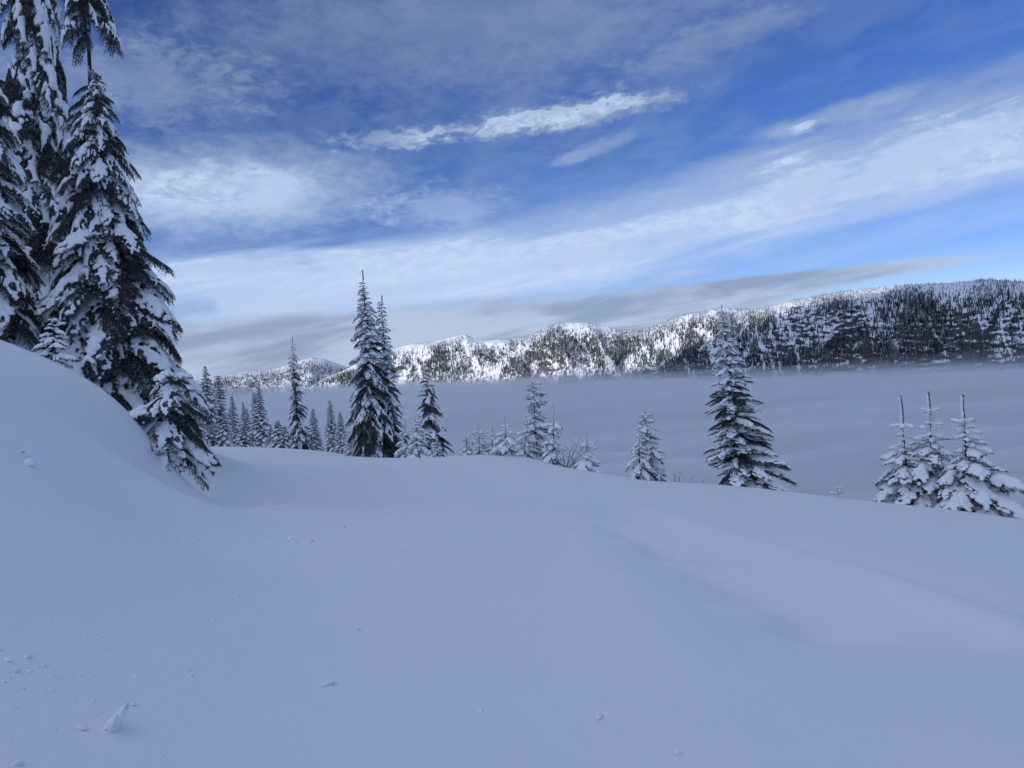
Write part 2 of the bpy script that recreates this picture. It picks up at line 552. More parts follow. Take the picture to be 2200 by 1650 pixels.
# ------------------------------------------------------------------ the ridge across the valley and the hill behind it
HILL = np.array([(-50,-0.03),(-33.69,-0.0229),(-25.83,-0.0149),(-21.71,-0.0001),(-19.25,0.0059),(-16.73,0.0092),(-15.43,0.0161),(-14.44,0.0198),(-13.47,0.0166),
                 (-12.19,0.0065),(-10.22,-0.0032),(-6,-0.03)])
RIDGE = np.array([(-16,-0.03),(-13.53,-0.006),(-12.20,0.0015),(-10.48,0.0159),(-8.43,0.0258),(-7.39,0.0302),(-6.02,0.0308),(-4.64,0.0349),(-3.77,0.0380),(-3.24,0.0397),
                  (-2.74,0.0343),(-1.89,0.0300),(0.19,0.0297),(1.94,0.0348),(3.01,0.0440),(4.05,0.0471),(5.77,0.0459),(7.12,0.0392),(8.46,0.0325),(9.48,0.0320),
                  (10.49,0.0344),(12.19,0.0443),(13.85,0.0500),(15.48,0.0532),(16.75,0.0498),(17.70,0.0480),(20.19,0.0554),(23.20,0.0611),(26.07,0.0631),
                  (27.99,0.0625),(30.37,0.0615),(31.89,0.0614),(33.84,0.0552),(36.16,0.0529),(40.41,0.0457),(50,0.03)])
RIDGE_R = np.array([(-16, 2550), (-10, 2350), (0, 2050), (10, 1850), (15, 1740), (22, 1680), (34, 1600), (50, 1600)])


def ridge_mesh(prof, rfun, a0, a1, nc, nr, foot, slope, seed, gul, rockiness):
    a = np.linspace(a0, a1, nc)
    tanv = np.interp(a, prof[:, 0], prof[:, 1])
    ker = np.exp(-np.linspace(-2, 2, 9) ** 2)
    tanv = np.convolve(np.pad(tanv, 4, 'edge'), ker / ker.sum(), 'valid')
    rc = rfun(a)
    zc = tanv * rc
    ar = np.radians(a)
    t = np.r_[np.linspace(0, 1, nr), np.linspace(1.02, 1.5, 14)]
    T, A = np.meshgrid(t, ar, indexing='ij')
    RC, ZC = np.broadcast_to(rc, T.shape), np.broadcast_to(zc, T.shape)
    arc = A * 1800
    tt = np.minimum(T, 1)
    z = foot + (ZC - foot) * (1 - (1 - tt) ** 1.25)
    z = np.where(T > 1, ZC - (T - 1) * (ZC - foot) * 0.9, z)
    width = (ZC - foot) / math.tan(slope)
    r = RC - width * (1 - tt) + np.maximum(T - 1, 0) * 500
    env = np.sin(np.clip(tt, 0, 1) * math.pi) ** 0.8 * (T <= 1)
    warp = 25 * fbm(arc / 160, T * 1.6, seed, 3)
    rid = 1 - 2.2 * np.abs(perlin((arc + warp + 40 * tt) / 95, T * 0.9, seed + 2.5))
    rid2 = 1 - 2.2 * np.abs(perlin((arc + warp * 1.4 - 25 * tt) / 34, T * 2.2, seed + 8.5))
    g = gul * (38 * rid + 15 * rid2) * env
    r = r - g
    cl = rockiness(np.degrees(A), T)
    strata = perlin(arc / 26, z / 7.5, seed + 4) + 0.6 * perlin(arc / 11, z / 3.6, seed + 6)
    r = r + strata * (2.0 + 6.5 * cl) * np.minimum(env * 2, 1)
    z = z + (3.0 * fbm(arc / 40, T * 6, seed + 1, 4) + 2.0 * perlin(arc / 9, T * 20, seed)) * np.minimum(env * 1.5 + 0.12 * (T <= 1.1), 1)
    V = np.stack([r * np.sin(A), r * np.cos(A), z], -1)
    return V, rid, cl, T, A


def chutes(a, t):
    """how far a point lies from the snow chutes that run down the faces"""
    arc = np.radians(a) * 1800
    w = arc + 55 * t + 26 * perlin(arc / 50, t * 3, 2.2)
    return np.minimum(np.abs(perlin(w / 60, t * 0.8, 9.0)), 3.0 * np.abs(perlin((w - 120 * t) / 85, t * 1.3, 3.0)) + 0.03) + 0.10 * np.clip(perlin(arc / 70, t * 2.5, 5.5) + 0.1, 0, 1)


def rock_ridge(a, t):
    # more bare rock on the right-hand cliffs, a rocky peak in the middle, a cliff low on the right
    c = 0.9 * sstep(15, 22, a) * (0.62 + 0.9 * perlin(a / 2.4, t * 3, 3.3))
    c = c + 0.5 * sstep(13, 15, a) * (1 - sstep(20, 22, a)) * sstep(0.1, 0.4, t) * 0.5
    c = c + 0.9 * np.exp(-((a + 3.6) / 1.1) ** 2) * sstep(0.72, 0.95, t)
    c = c + 0.9 * np.exp(-((a - 30.5) / 1.8) ** 2 - ((t - 0.42) / 0.16) ** 2)
    c = c + 0.5 * np.exp(-((a - 7.4) / 0.8) ** 2 - ((t - 0.78) / 0.1) ** 2)
    return np.clip(c, 0, 1) * sstep(0.015, 0.07, chutes(a, t))


def rock_hill(a, t):
    return 0.5 * np.exp(-((a + 13.6) / 1.4) ** 2) * sstep(0.8, 1.0, t)


V1, G1, C1, T1_, A1 = ridge_mesh(RIDGE, lambda a: np.interp(a, RIDGE_R[:, 0], RIDGE_R[:, 1]), -16, 44, 1150, 120, -110, R(40), 2.0, 1.0, rock_ridge)
me = mesh_np('ridge', V1.reshape(-1, 3), grid_faces(*V1.shape[:2]), [M_MOUNT], attrs={'rock': (0.40 * C1 - 0.06 * (1 - C1)).ravel()})
tag(link('mountain_ridge', me), 'long snowy mountain ridge with cliffs and gullies across the fog', kind='structure')
V2, G2, C2, T2_, A2 = ridge_mesh(HILL, lambda a: np.full_like(a, 3000.0), -42, -6, 620, 70, -150, R(28), 9.0, 0.8, rock_hill)
me = mesh_np('hill', V2.reshape(-1, 3), grid_faces(*V2.shape[:2]), [M_MOUNT], attrs={'rock': (0.4 * C2 - 0.25 * (1 - C2)).ravel()})
tag(link('mountain_hill', me), 'farther low wooded hill left of the long ridge', kind='structure')


# ------------------------------------------------------------------ woods on the ridge (too many and too small to pick apart)
def cone_tree(sides, tiers, rg):
    V, F, fr = [], [], []
    for k in range(tiers):
        z0 = 0.06 + 0.86 * k / tiers
        z1 = min(1.0, z0 + 1.35 / tiers)
        rad = 0.5 * (1 - k / (tiers + 0.3)) ** 0.9
        b = len(V)
        off = rg.uniform(0, 6.28)
        for q in range(sides):
            an = off + q * 2 * math.pi / sides
            rr = rad * rg.uniform(0.55, 1.15)
            V.append((rr * math.cos(an), rr * math.sin(an), z0 - 0.03 * rg.uniform(0, 1.5)))
            fr.append(rg.uniform(0, 0.7))
        V.append((0, 0, z1))
        fr.append(0.9)
        for q in range(sides):
            F.append((b + q, b + (q + 1) % sides, b + sides))
    return np.array(V), np.array(F), np.array(fr)


def forest(name, label, V, dens_fun, n_try, hmin, hmax, frost_fun, seed, T, A, G, C):
    rg = np.random.default_rng(seed)
    nr, nc = V.shape[:2]
    i = rg.integers(0, nr - 1, n_try)
    j = rg.integers(0, nc - 1, n_try)
    fi, fj = rg.random(n_try), rg.random(n_try)
    P = (V[i, j] * ((1 - fi) * (1 - fj))[:, None] + V[i + 1, j] * (fi * (1 - fj))[:, None]
         + V[i, j + 1] * ((1 - fi) * fj)[:, None] + V[i + 1, j + 1] * (fi * fj)[:, None])
    t, a = T[i, j], np.degrees(A[i, j])
    d = dens_fun(a, t, P, G[i, j], C[i, j])
    keep = (rg.random(n_try) < d) & (P[:, 2] > -100) & (t < 1.2)
    P, t, a = P[keep], t[keep], a[keep]
    n = len(P)
    protos = [cone_tree(6, 4, rg) for _ in range(6)]
    pick = rg.integers(0, 6, n)
    hh = rg.uniform(hmin, hmax, n) * np.clip(1 + 0.35 * rg.normal(size=n), 0.5, 1.6) * (1.0 - 0.55 * sstep(0.7, 1, t)) * (1 + 0.45 * perlin(np.radians(a) * 30, t * 4, 4.4))
    wd = hh * rg.uniform(0.22, 0.34, n)
    an = rg.uniform(0, 6.28, n)
    fz = frost_fun(a, t, P, rg)
    Vs, Fs, As, base = [], [], [], 0
    for k in range(6):
        sel = np.where(pick == k)[0]
        pv, pf, pa = protos[k]
        c, s = np.cos(an[sel]), np.sin(an[sel])
        x = (pv[None, :, 0] * c[:, None] - pv[None, :, 1] * s[:, None]) * wd[sel][:, None] + P[sel, 0][:, None]
        y = (pv[None, :, 0] * s[:, None] + pv[None, :, 1] * c[:, None]) * wd[sel][:, None] + P[sel, 1][:, None]
        z = pv[None, :, 2] * hh[sel][:, None] + P[sel, 2][:, None] - 0.6
        Vs.append(np.stack([x, y, z], -1).reshape(-1, 3))
        Fs.append((pf[None] + (np.arange(len(sel)) * len(pv))[:, None, None]).reshape(-1, 3) + base)
        As.append(np.clip(pa[None, :] * fz[sel][:, None] * 1.6, 0, 1).ravel())
        base += len(sel) * len(pv)
    me = mesh_np(name, np.concatenate(Vs), np.concatenate(Fs), [M_FAR], smooth=False, attrs={'frost': np.concatenate(As)})
    tag(link(name, me), label, kind='stuff')
    return n


def dens_ridge(a, t, P, g, c):
    arc = np.radians(a) * 1800
    n = fbm(arc / 70, P[:, 2] / 55, 1.7, 4) + 0.5 * perlin(arc / 18, P[:, 2] / 30, 6.1)
    d = 0.36 + 1.6 * n
    d = d + 0.30 * sstep(0.2, 0.9, g)                       # spurs are wooded, gullies are not
    d = d + 0.55 * sstep(0.90, 0.99, t) * sstep(4, 12, a)   # the wooded crest on the right
    d = d - 0.35 * (1 - sstep(-1, 3, a)) * sstep(0.45, 0.8, t)
    d = d + 0.34 * sstep(11, 18, a)
    d = d - 0.75 * sstep(0.3, 0.75, c)
    d = d + 0.20 * (1 - sstep(9, 12, a))
    d = d + 0.20 * sstep(-9, -5, a) * (1 - sstep(10, 14, a)) * (1 - sstep(0.35, 0.65, t))
    d = d * sstep(0.01, 0.09, chutes(a, t) + 0.06 * sstep(0.6, 0.9, t))
    return np.clip(d, 0.14, 1)


def frost_ridge(a, t, P, rg):
    return np.clip(0.22 + 0.65 * sstep(0.70, 0.97, t) + 0.30 * (1 - sstep(0.1, 0.35, t)) + 0.22 * rg.normal(size=len(t)), 0, 1)


def dens_hill(a, t, P, g, c):
    arc = np.radians(a) * 3000
    n = fbm(arc / 120, P[:, 2] / 60, 3.7, 4)
    op = sstep(0.05, 0.35, n) * sstep(-17.5, -15.5, a)
    d = 0.95 - 0.95 * op - 0.75 * np.exp(-((a + 13.4) / 1.3) ** 2) * sstep(0.75, 0.95, t)
    return np.clip(d, 0.03, 1)


def frost_hill(a, t, P, rg):
    return np.clip(0.40 + 0.22 * rg.normal(size=len(t)), 0.1, 1)


n1 = forest('ridge_forest', 'snow dusted conifer forest covering the far ridge', V1, dens_ridge, 82000, 5.0, 11.5, frost_ridge, 21, T1_, A1, G1, C1)
n2 = forest('hill_forest', 'frosted conifer forest covering the low far hill', V2, dens_hill, 36000, 6.5, 11, frost_hill, 22, T2_, A2, G2, C2)
print('far trees', n1, n2)


# ------------------------------------------------------------------ fog filling the valley
def fog(name, label, top, amp, density, seed, y0):
    n = 260
    xs = np.linspace(-1, 1, n)
    xs = 4200 * np.sign(xs) * np.abs(xs) ** 1.5
    ys = y0 + (4600 - y0) * np.linspace(0, 1, n) ** 1.35
    X, Y = np.meshgrid(xs, ys)
    rr = np.hypot(X, Y)
    sink = 46 * sstep(2100, 2900, rr) * sstep(200, -400, X)
    amp = amp * (1.9 - 1.1 * sstep(700, 1350, rr))
    Z = top - sink + amp * (fbm((X + 0.5 * Y) / 520, (Y - 0.3 * X) / 210, seed, 4) * 1.5 + 0.5 * perlin(X / 110, Y / 90, seed + 3) * sstep(150, 700, rr))
    Vt = np.stack([X, Y, Z], -1).reshape(-1, 3)
    Vb = Vt.copy()
    Vb[:, 2] = -230
    Ft = grid_faces(n, n)
    Fb = Ft[:, ::-1] + n * n
    i = np.arange(n * n).reshape(n, n)
    rim = np.r_[i[0, :], i[1:, -1], i[-1, -2::-1], i[-2:0:-1, 0]]
    nxt = np.roll(rim, -1)
    Fr = np.stack([nxt, rim, rim + n * n, nxt + n * n], -1)
    mt = bpy.data.materials.new(name)
    mt.use_nodes = True
    mt.node_tree.nodes.clear()
    N = Nodes(mt.node_tree)
    out = N.n('ShaderNodeOutputMaterial')
    pv = N.n('ShaderNodeVolumePrincipled')
    pv.inputs['Color'].default_value = (0.985, 0.99, 0.99, 1)
    pv.inputs['Density'].default_value = density
    pv.inputs['Anisotropy'].default_value = 0.2
    N.link(pv.outputs[0], out.inputs['Volume'])
    me = mesh_np(name, np.r_[Vt, Vb], np.r_[Ft, Fb, Fr], [mt])
    tag(link(name, me), label, kind='stuff')


fog('fog_bank', 'grey blue fog bank filling the valley below the ridge', -53, 12.0, 0.09, 4.4, 60)
fog('fog_veil', 'thin misty veil on top of the fog bank', -45, 12.0, 0.0035, 14.4, 500)
fog('fog_veil', 'fainter mist rising above the veil along the foot of the ridge', -37, 14.0, 0.0012, 24.4, 700)
fog('fog_veil', 'faintest mist highest on the foot of the ridge', -28, 16.0, 0.0006, 34.4, 700)

# ------------------------------------------------------------------ fir boughs: a few shapes, shared by all near trees
def tube(path, r0, r1, sides=5):
    path = np.asarray(path, float)
    n = len(path)
    tan = np.gradient(path, axis=0)
    tan /= np.linalg.norm(tan, axis=1)[:, None] + 1e-9
    ref = np.array([0.0, 0.0, 1.0]) if abs(tan[:, 2]).mean() < 0.8 else np.array([1.0, 0, 0])
    s = np.cross(tan, ref)
    s /= np.linalg.norm(s, axis=1)[:, None] + 1e-9
    q = np.cross(s, tan)
    an = np.linspace(0, 2 * math.pi, sides, endpoint=False)
    rad = np.linspace(r0, r1, n)
    V = (path[:, None] + rad[:, None, None] * (np.cos(an)[None, :, None] * s[:, None] + np.sin(an)[None, :, None] * q[:, None])).reshape(-1, 3)
    F = []
    for a in range(n - 1):
        for b in range(sides):
            c = (b + 1) % sides
            i0, i1, i2, i3 = a * sides + b, a * sides + c, (a + 1) * sides + c, (a + 1) * sides + b
            F += [(i0, i1, i2), (i0, i2, i3)]
    tip = len(V)
    V = np.r_[V, path[-1:]]
    F += [((n - 1) * sides + b, (n - 1) * sides + (b + 1) % sides, tip) for b in range(sides)]
    return V, np.array(F)


def needles(path, per_m, ln, wd, rg, frost):
    path = np.asarray(path, float)
    seg = np.diff(path, axis=0)
    sl = np.linalg.norm(seg, axis=1)
    L = sl.sum()
    n = max(6, int(L * per_m))
    cum = np.r_[0, np.cumsum(sl)]
    s = np.sort(rg.random(n)) * L
    k = np.clip(np.searchsorted(cum, s) - 1, 0, len(seg) - 1)
    base = path[k] + seg[k] * ((s - cum[k]) / (sl[k] + 1e-9))[:, None]
    tan = seg[k] / (sl[k][:, None] + 1e-9)
    v = rg.normal(size=(n, 3))
    v[:, 2] *= 0.75
    rad = v - (v * tan).sum(1)[:, None] * tan
    rad /= np.linalg.norm(rad, axis=1)[:, None] + 1e-9
    dr = rad * 0.8 + tan * rg.uniform(0.3, 1.0, n)[:, None]
    dr /= np.linalg.norm(dr, axis=1)[:, None]
    sd = np.cross(dr, rg.normal(size=(n, 3)))
    sd /= np.linalg.norm(sd, axis=1)[:, None] + 1e-9
    l = ln * rg.uniform(0.7, 1.25, n)[:, None]
    a, b, c = base - sd * wd / 2, base + sd * wd / 2, base + dr * l
    V = np.stack([a, b, c], 1).reshape(-1, 3)
    F = np.arange(3 * n).reshape(-1, 3)
    f = np.clip(frost * 0.55 + 0.5 * rad[:, 2] * frost + frost * 0.9 * (rg.random(n) ** 2) * 0.8, 0, 1)
    f = f * (rg.random(n) < 0.35 + 0.6 * frost)
    fr = np.repeat(f, 3)
    fr[2::3] = np.clip(fr[2::3] * 1.3, 0, 1)
    return V, F, fr


def remesh(blobs, voxel, name):
    """fuse snow lumps (centre, radii) into one smooth pad"""
    bm = bmesh.new()
    bmesh.ops.create_icosphere(bm, subdivisions=2, radius=1.0)
    pv = np.array([v.co[:] for v in bm.verts])
    pf = np.array([[v.index for v in f.verts] for f in bm.faces])
    bm.free()
    V, F = [], []
    for k, (c, r) in enumerate(blobs):
        V.append(pv * np.asarray(r)[None] + np.asarray(c)[None])
        F.append(pf + k * len(pv))
    me = mesh_np(name + '_raw', np.concatenate(V), np.concatenate(F))
    o = link('tmp', me)
    md = o.modifiers.new('r', 'REMESH')
    md.mode = 'VOXEL'
    md.voxel_size = voxel
    sm = o.modifiers.new('s', 'SMOOTH')
    sm.iterations = 3
    sm.factor = 0.5
    dg = bpy.context.evaluated_depsgraph_get()
    out = bpy.data.meshes.new_from_object(o.evaluated_get(dg))
    out.name = name
    bpy.data.objects.remove(o)
    bpy.data.meshes.remove(me)
    out.materials.clear()
    out.materials.append(M_LOAD)
    out.polygons.foreach_set('use_smooth', np.ones(len(out.polygons), bool))
    return out


class Build:
    def __init__(s):
        s.V, s.F, s.M, s.A, s.n = [], [], [], [], 0

    def add(s, V, F, mat, attr=None):
        s.V.append(V)
        s.F.append(F + s.n)
        s.M.append(np.full(len(F), mat))
        s.A.append(np.zeros(len(V)) if attr is None else attr)
        s.n += len(V)

    def mesh(s, name, mats):
        return mesh_np(name, np.concatenate(s.V), np.concatenate(s.F), mats, smooth=False, mat_idx=np.concatenate(s.M), attrs={'frost': np.concatenate(s.A)})


def make_bough(name, seed, L=1.2, rise=0.12, droop=0.42, nlat=11, latlen=0.42, latang=50, hang=0.5, nsub=3, sublen=0.14,
               nl=0.030, nw=0.006, per_m=300, frost=0.35, snow=0.8, sr=0.06, lr=0.04, voxel=0.013, taper=0.75, wood=0.012):
    rg = np.random.default_rng(seed)
    B = Build()
    blobs = []

    def axis(s):
        x = s * L
        return np.array([x * (1 - 0.10 * s), 0.05 * L * math.sin(s * 3 + seed), rise * x - droop * L * s * s])

    main = np.array([axis(s) for s in np.linspace(0, 1, 12)])
    B.add(*tube(main, wood, wood * 0.25, 5), 0)
    B.add(*needles(main[3:], per_m * 1.2, nl, nw, rg, frost)[:2], 1, needles(main[3:], per_m * 1.2, nl, nw, np.random.default_rng(seed), frost)[2])
    gap = rg.uniform(0, 6.28)

    def snow_on(p, r, keep, s=0.0, ph=0.0):
        # snow lies in runs along a branch, not in single dots
        if snow > 0 and 0.5 + 0.36 * math.sin(s * 17.0 + ph) + 0.14 * math.sin(s * 41 + ph * 2) < keep:
            k = rg.uniform(0.75, 1.3)
            blobs.append((p + np.array([0, 0, r * 0.55]) + rg.normal(size=3) * r * 0.15, np.array([r * k * 1.15, r * k * 1.15, r * k * 0.8])))

    for s in np.linspace(0.14, 0.97, int(L / (sr * 0.62)) + 3):
        patch = 0.5 + 0.5 * math.sin(s * 7 + gap)
        snow_on(axis(s), sr * (0.55 + 0.9 * math.sin(min(1, s * 1.05) * math.pi) ** 0.6) * 0.8, snow * (0.75 + 0.45 * patch), s, gap)
    for k in range(nlat):
        s = 0.12 + 0.84 * (k + rg.uniform(-0.2, 0.2)) / nlat
        for side in (-1, 1):
            ll = latlen * (1 - s) ** taper * min(1.0, 0.45 + s * 2.2) * rg.uniform(0.75, 1.2) + 0.10 * latlen
            an = R(latang + rg.uniform(-12, 12)) * side
            dirv = np.array([math.cos(an), math.sin(an), 0.0])
            p0 = axis(s)
            pts = []
            for q in np.linspace(0, 1, 6):
                p = p0 + dirv * ll * q * (1 - 0.15 * q)
                p[0] += 0.12 * ll * q * q
                p[2] += 0.06 * ll * q - hang * ll * q * q
                pts.append(p)
            pts = np.array(pts)
            B.add(*tube(pts, wood * 0.45, wood * 0.15, 3), 0)
            V, F, fr = needles(pts, per_m, nl, nw, rg, frost)
            B.add(V, F, 1, fr)
            ld = snow * rg.uniform(0.75, 1.2)
            php = gap + s * 7 + rg.uniform(-0.7, 0.7)
            for q in np.arange(0.12, 0.95, lr * 0.75 / max(ll, 1e-3)):
                j = q * 5
                i0 = min(int(j), 4)
                p = pts[i0] + (pts[i0 + 1] - pts[i0]) * (j - i0)
                snow_on(p, lr * (1.05 - 0.45 * q), ld, q * 0.5, php)
            for h in range(nsub):
                if ll < sublen * 1.1:
                    break
                q = 0.25 + 0.65 * (h + rg.random() * 0.5) / nsub
                i0 = min(int(q * 5), 4)
                pb = pts[i0]
                for sd in (-1, 1):
                    a2 = an + sd * R(48)
                    l2 = sublen * rg.uniform(0.6, 1.2) * (1 - 0.4 * q)
                    d2 = np.array([math.cos(a2), math.sin(a2), -hang * 0.9])
                    p2 = np.array([pb, pb + d2 * l2 * 0.5, pb + d2 * l2 + np.array([0, 0, -hang * 0.3 * l2])])
                    V, F, fr = needles(p2, per_m * 0.9, nl * 0.9, nw, rg, frost)
                    B.add(V, F, 1, fr)
                    if ld > 0.45 and rg.random() < ld * 0.7:
                        snow_on(p2[1], lr * 0.75, ld, q * 0.5, php)
    me = B.mesh(name, [M_BARK, M_NEEDLE])
    sn = remesh(blobs, voxel, name + '_snow') if blobs else None
    return me, sn, L


P = {}
P['H'] = [make_bough('hanging_bough_%d' % k, 100 + k, droop=0.40 + 0.08 * k, hang=0.55 + 0.15 * k, snow=(0.72, 0.58, 0.48, 0.64)[k], sr=0.048, lr=0.029, nlat=15, nsub=4, frost=0.28) for k in range(4)]
P['D'] = [make_bough('dark_bough_%d' % k, 130 + k, droop=0.50, hang=0.8, snow=0.50, sr=0.040, lr=0.024, nlat=14, nsub=4, frost=0.36, latlen=0.36) for k in range(3)]
P['N'] = [make_bough('needle_bough_%d' % k, 145 + k, droop=0.45, hang=0.6, snow=0.0, sr=0.045, lr=0.032, nlat=14, nsub=4, frost=0.26, latlen=0.40) for k in range(3)]
P['F'] = [make_bough('flat_bough_%d' % k, 160 + k, L=1.0, rise=0.10, droop=0.20, hang=0.22, latlen=0.40, nlat=10, nsub=3, sublen=0.13, sr=0.045, lr=0.032,
                     snow=(0.72, 0.55, 0.4)[k], frost=0.30, voxel=0.011) for k in range(3)]
P['S'] = [make_bough('young_bough_%d' % k, 190 + k, L=0.5, rise=0.12, droop=(0.30, 0.45, 0.2)[k], nlat=4, latlen=0.26, latang=42, hang=0.35, nsub=0, nl=0.034, nw=0.007,
                     per_m=480, frost=0.14, snow=0.84, sr=0.034, lr=0.026, voxel=0.007, taper=0.9, wood=0.007) for k in range(3)]
P['K'] = [make_bough('finger_bough_%d' % k, 220 + k, L=0.25, rise=0.05, droop=0.12, nlat=0, nl=0.026, nw=0.006, per_m=900, frost=0.30, snow=1.0, sr=0.027, voxel=0.006,
                     wood=0.008) for k in range(2)]


def snow_free_trunk(h, r, lean, sides=9, wob=0.0, seed=0):
    ts = np.linspace(-0.06, 1, 14)
    rg = np.random.default_rng(seed)
    path = np.array([[lean * t + wob * math.sin(t * 7 + seed), wob * math.cos(t * 5 + seed), h * t] for t in ts])
    V, F = tube(path, r, max(0.006, r * 0.10), sides)
    return mesh_np('trunk', V, F, [M_BARK])


def leader_mesh(L, r, seed, mode):
    """upright frosted leading shoot; mode picks brush or snow crust"""
    rg = np.random.default_rng(seed)
    path = np.array([[0.05 * L * math.sin(s * 2.5 + seed) * s, 0.03 * L * math.cos(s * 2 + seed) * s, s * L] for s in np.linspace(0, 1, 8)])
    if mode == 'shoot':
        B = Build()
        B.add(*tube(path, r * 0.45, r * 0.35, 6), 0)
        V, F, fr = needles(path, 1100, r * 0.95, r * 0.28, rg, 0.55)
        B.add(V, F, 1, fr)
        return B.mesh('leader', [M_BARK, M_NEEDLE])
    blobs = [(path[min(7, int(s * 7))] * 1.0 + (path[min(7, int(s * 7) + 1)] - path[min(7, int(s * 7))]) * (s * 7 % 1) + np.array([-r * 0.55, -0.1 * r, 0]),
              np.array([r * 0.55, r * 0.6, r * 1.3]) * rg.uniform(0.75, 1.15)) for s in np.linspace(0.02, 0.9, max(6, int(L / (r * 1.1))))]
    return remesh(blobs, max(0.004, r * 0.22), 'leader_snow')


def add_bough(root, proto, loc, azim, pitch, sc, roll=0.0, szz=1.0):
    b = link('bough', proto[0], root)
    b.location = loc
    b.rotation_euler = Euler((roll, -pitch, azim), 'XYZ')
    b.scale = (sc, sc, sc * szz)
    if proto[1] is not None:
        tag(link('snow_load', proto[1], b), kind='stuff')
    return b


def fir(name, label, group, x, y, ztop, lean, prof, n, fam, seed, tr=0.10, pitch=(-18, 22), leader=0.0, tiers=0, lead_r=0.02, tmin=0.03, skip=None, face=None, wob=0.0, skew=1.0, lenjit=0.32, chunk=None, asym=0.2):
    """a fir: trunk, leader and boughs; prof lists (height fraction, crown radius in m)"""
    rg = np.random.default_rng(seed)
    z0 = gz(x, y) - 0.05
    h = ztop - z0
    root = link(name)
    root.location = (x, y, z0)
    tag(root, label, 'tree', group)
    hl = h - leader
    if chunk is None:
        chunk = 0.9 if h > 4 else 0.25
    link('trunk', snow_free_trunk(hl, tr, lean * hl / h, wob=wob, seed=seed), root)
    if leader > 0:
        ld = link('leader', leader_mesh(leader, lead_r, seed, 'shoot'), root)
        ld.location = (lean * hl / h, 0, hl - 0.01)
        link('snow_load', leader_mesh(leader, lead_r, seed, 'crust'), ld)
    pr = np.array(prof)
    for k in range(n):
        t = tmin + (0.995 - tmin) * ((k + rg.random()) / n) ** skew
        if tiers:
            tq = (math.floor(t * tiers) + 0.5) / tiers
            t = tq + (t - tq) * 0.6
        if (skip and skip(t, rg)) or rg.random() < 0.08:
            continue
        rad = np.interp(t, pr[:, 0], pr[:, 1]) * rg.uniform(1 - lenjit, 1 + lenjit * 0.7)
        an = k * 2.39996 + rg.uniform(-0.4, 0.4)
        rad *= (1.18 if h < 4 else 1.0) * (1 + asym * math.cos(an - seed * 1.7 - 2 * t))
        pick = fam(t, rg)
        proto = P[pick][rg.integers(0, len(P[pick]))]
        pt = pitch[0] + (pitch[1] - pitch[0]) * t ** 1.3 + rg.uniform(-11, 11)
        sc = rad / proto[2] / max(0.6, math.cos(R(pt)))
        hh = hl * t
        add_bough(root, proto, (lean * t * hl / h + wob * math.sin(t * 7 + seed), wob * math.cos(t * 5 + seed), hh), an, R(pt), sc, rg.uniform(-0.15, 0.15), 1.0 + chunk * float(sstep(0.5, 0.75, t)))
    return root


def mixf(**w):
    ks = list(w)
    ps = np.array([w[k] for k in ks], float)
    ps /= ps.sum()
    return lambda t, rg: ks[rg.choice(len(ks), p=ps)]


def by_height(cut, lowf, highf):
    return lambda t, rg: (lowf if t < cut else highf)(t, rg)


GL, GR, GM, GB = 'snow laden firs on the left bank', 'young firs on the right edge of the slope', 'firs along the edge of the slope', 'firs at the far end of the clearing'
heavy = mixf(H=0.8, D=0.2)
fir('fir_tree', 'snow heavy fir cut off by the left edge of the picture', GL, -8.75, 13.02, 6.1, 0.25,
    [(0, 1.4), (0.2, 1.35), (0.45, 1.05), (0.7, 0.75), (0.9, 0.35), (1, 0.15)], 210, mixf(H=0.38, D=0.40, N=0.22), 31, tr=0.13, pitch=(-30, 10))
fir('fir_tree', 'tall dense dark fir at upper left reaching out of the top', GL, -13.4, 22.0, 13.4, 0.5,
    [(0, 1.8), (0.3, 1.7), (0.6, 1.5), (0.85, 1.25), (1, 0.6)], 300, mixf(D=0.66, H=0.06, N=0.28), 32, tr=0.2, pitch=(-42, -20))
fir('fir_tree', 'tall fir with a bare dark stretch of trunk below its top', GL, -10.6, 19.99, 11.1, 0.3,
    [(0, 1.2), (0.4, 1.0), (0.74, 0.5), (0.86, 1.15), (0.93, 0.9), (1, 0.4)], 290, mixf(D=0.62, H=0.16, N=0.22), 33, tr=0.16, pitch=(-45, -18),
    skip=lambda t, rg: 0.68 < t < 0.87 and rg.random() < 0.95)
fir('fir_tree', 'broad snow covered fir with drooping boughs, largest on the left', GL, -7.2, 13.99, 5.55, 0.05,
    [(0, 2.0), (0.15, 2.1), (0.35, 1.7), (0.55, 1.25), (0.75, 0.78), (0.9, 0.48), (0.97, 0.3), (1, 0.12)], 300, mixf(H=0.38, D=0.38, N=0.24), 34, tr=0.15, pitch=(-32, 5))
fir('fir_tree', 'low bent fir under lumps of snow at the foot of the bank', GL, -4.95, 10.6, 0.12, 0.30,
    [(0, 0.72), (0.3, 0.8), (0.6, 0.55), (1, 0.26)], 60, mixf(H=0.5, S=0.35, N=0.15), 35, tr=0.03, pitch=(-24, 12), tmin=0.1)
fir('fir_tree', 'small snowy sapling tucked between the two nearest left firs', GL, -6.55, 11.05, 1.0, 0.04,
    [(0, 0.42), (0.5, 0.32), (1, 0.1)], 34, mixf(S=1), 36, tr=0.03, pitch=(-20, 15))

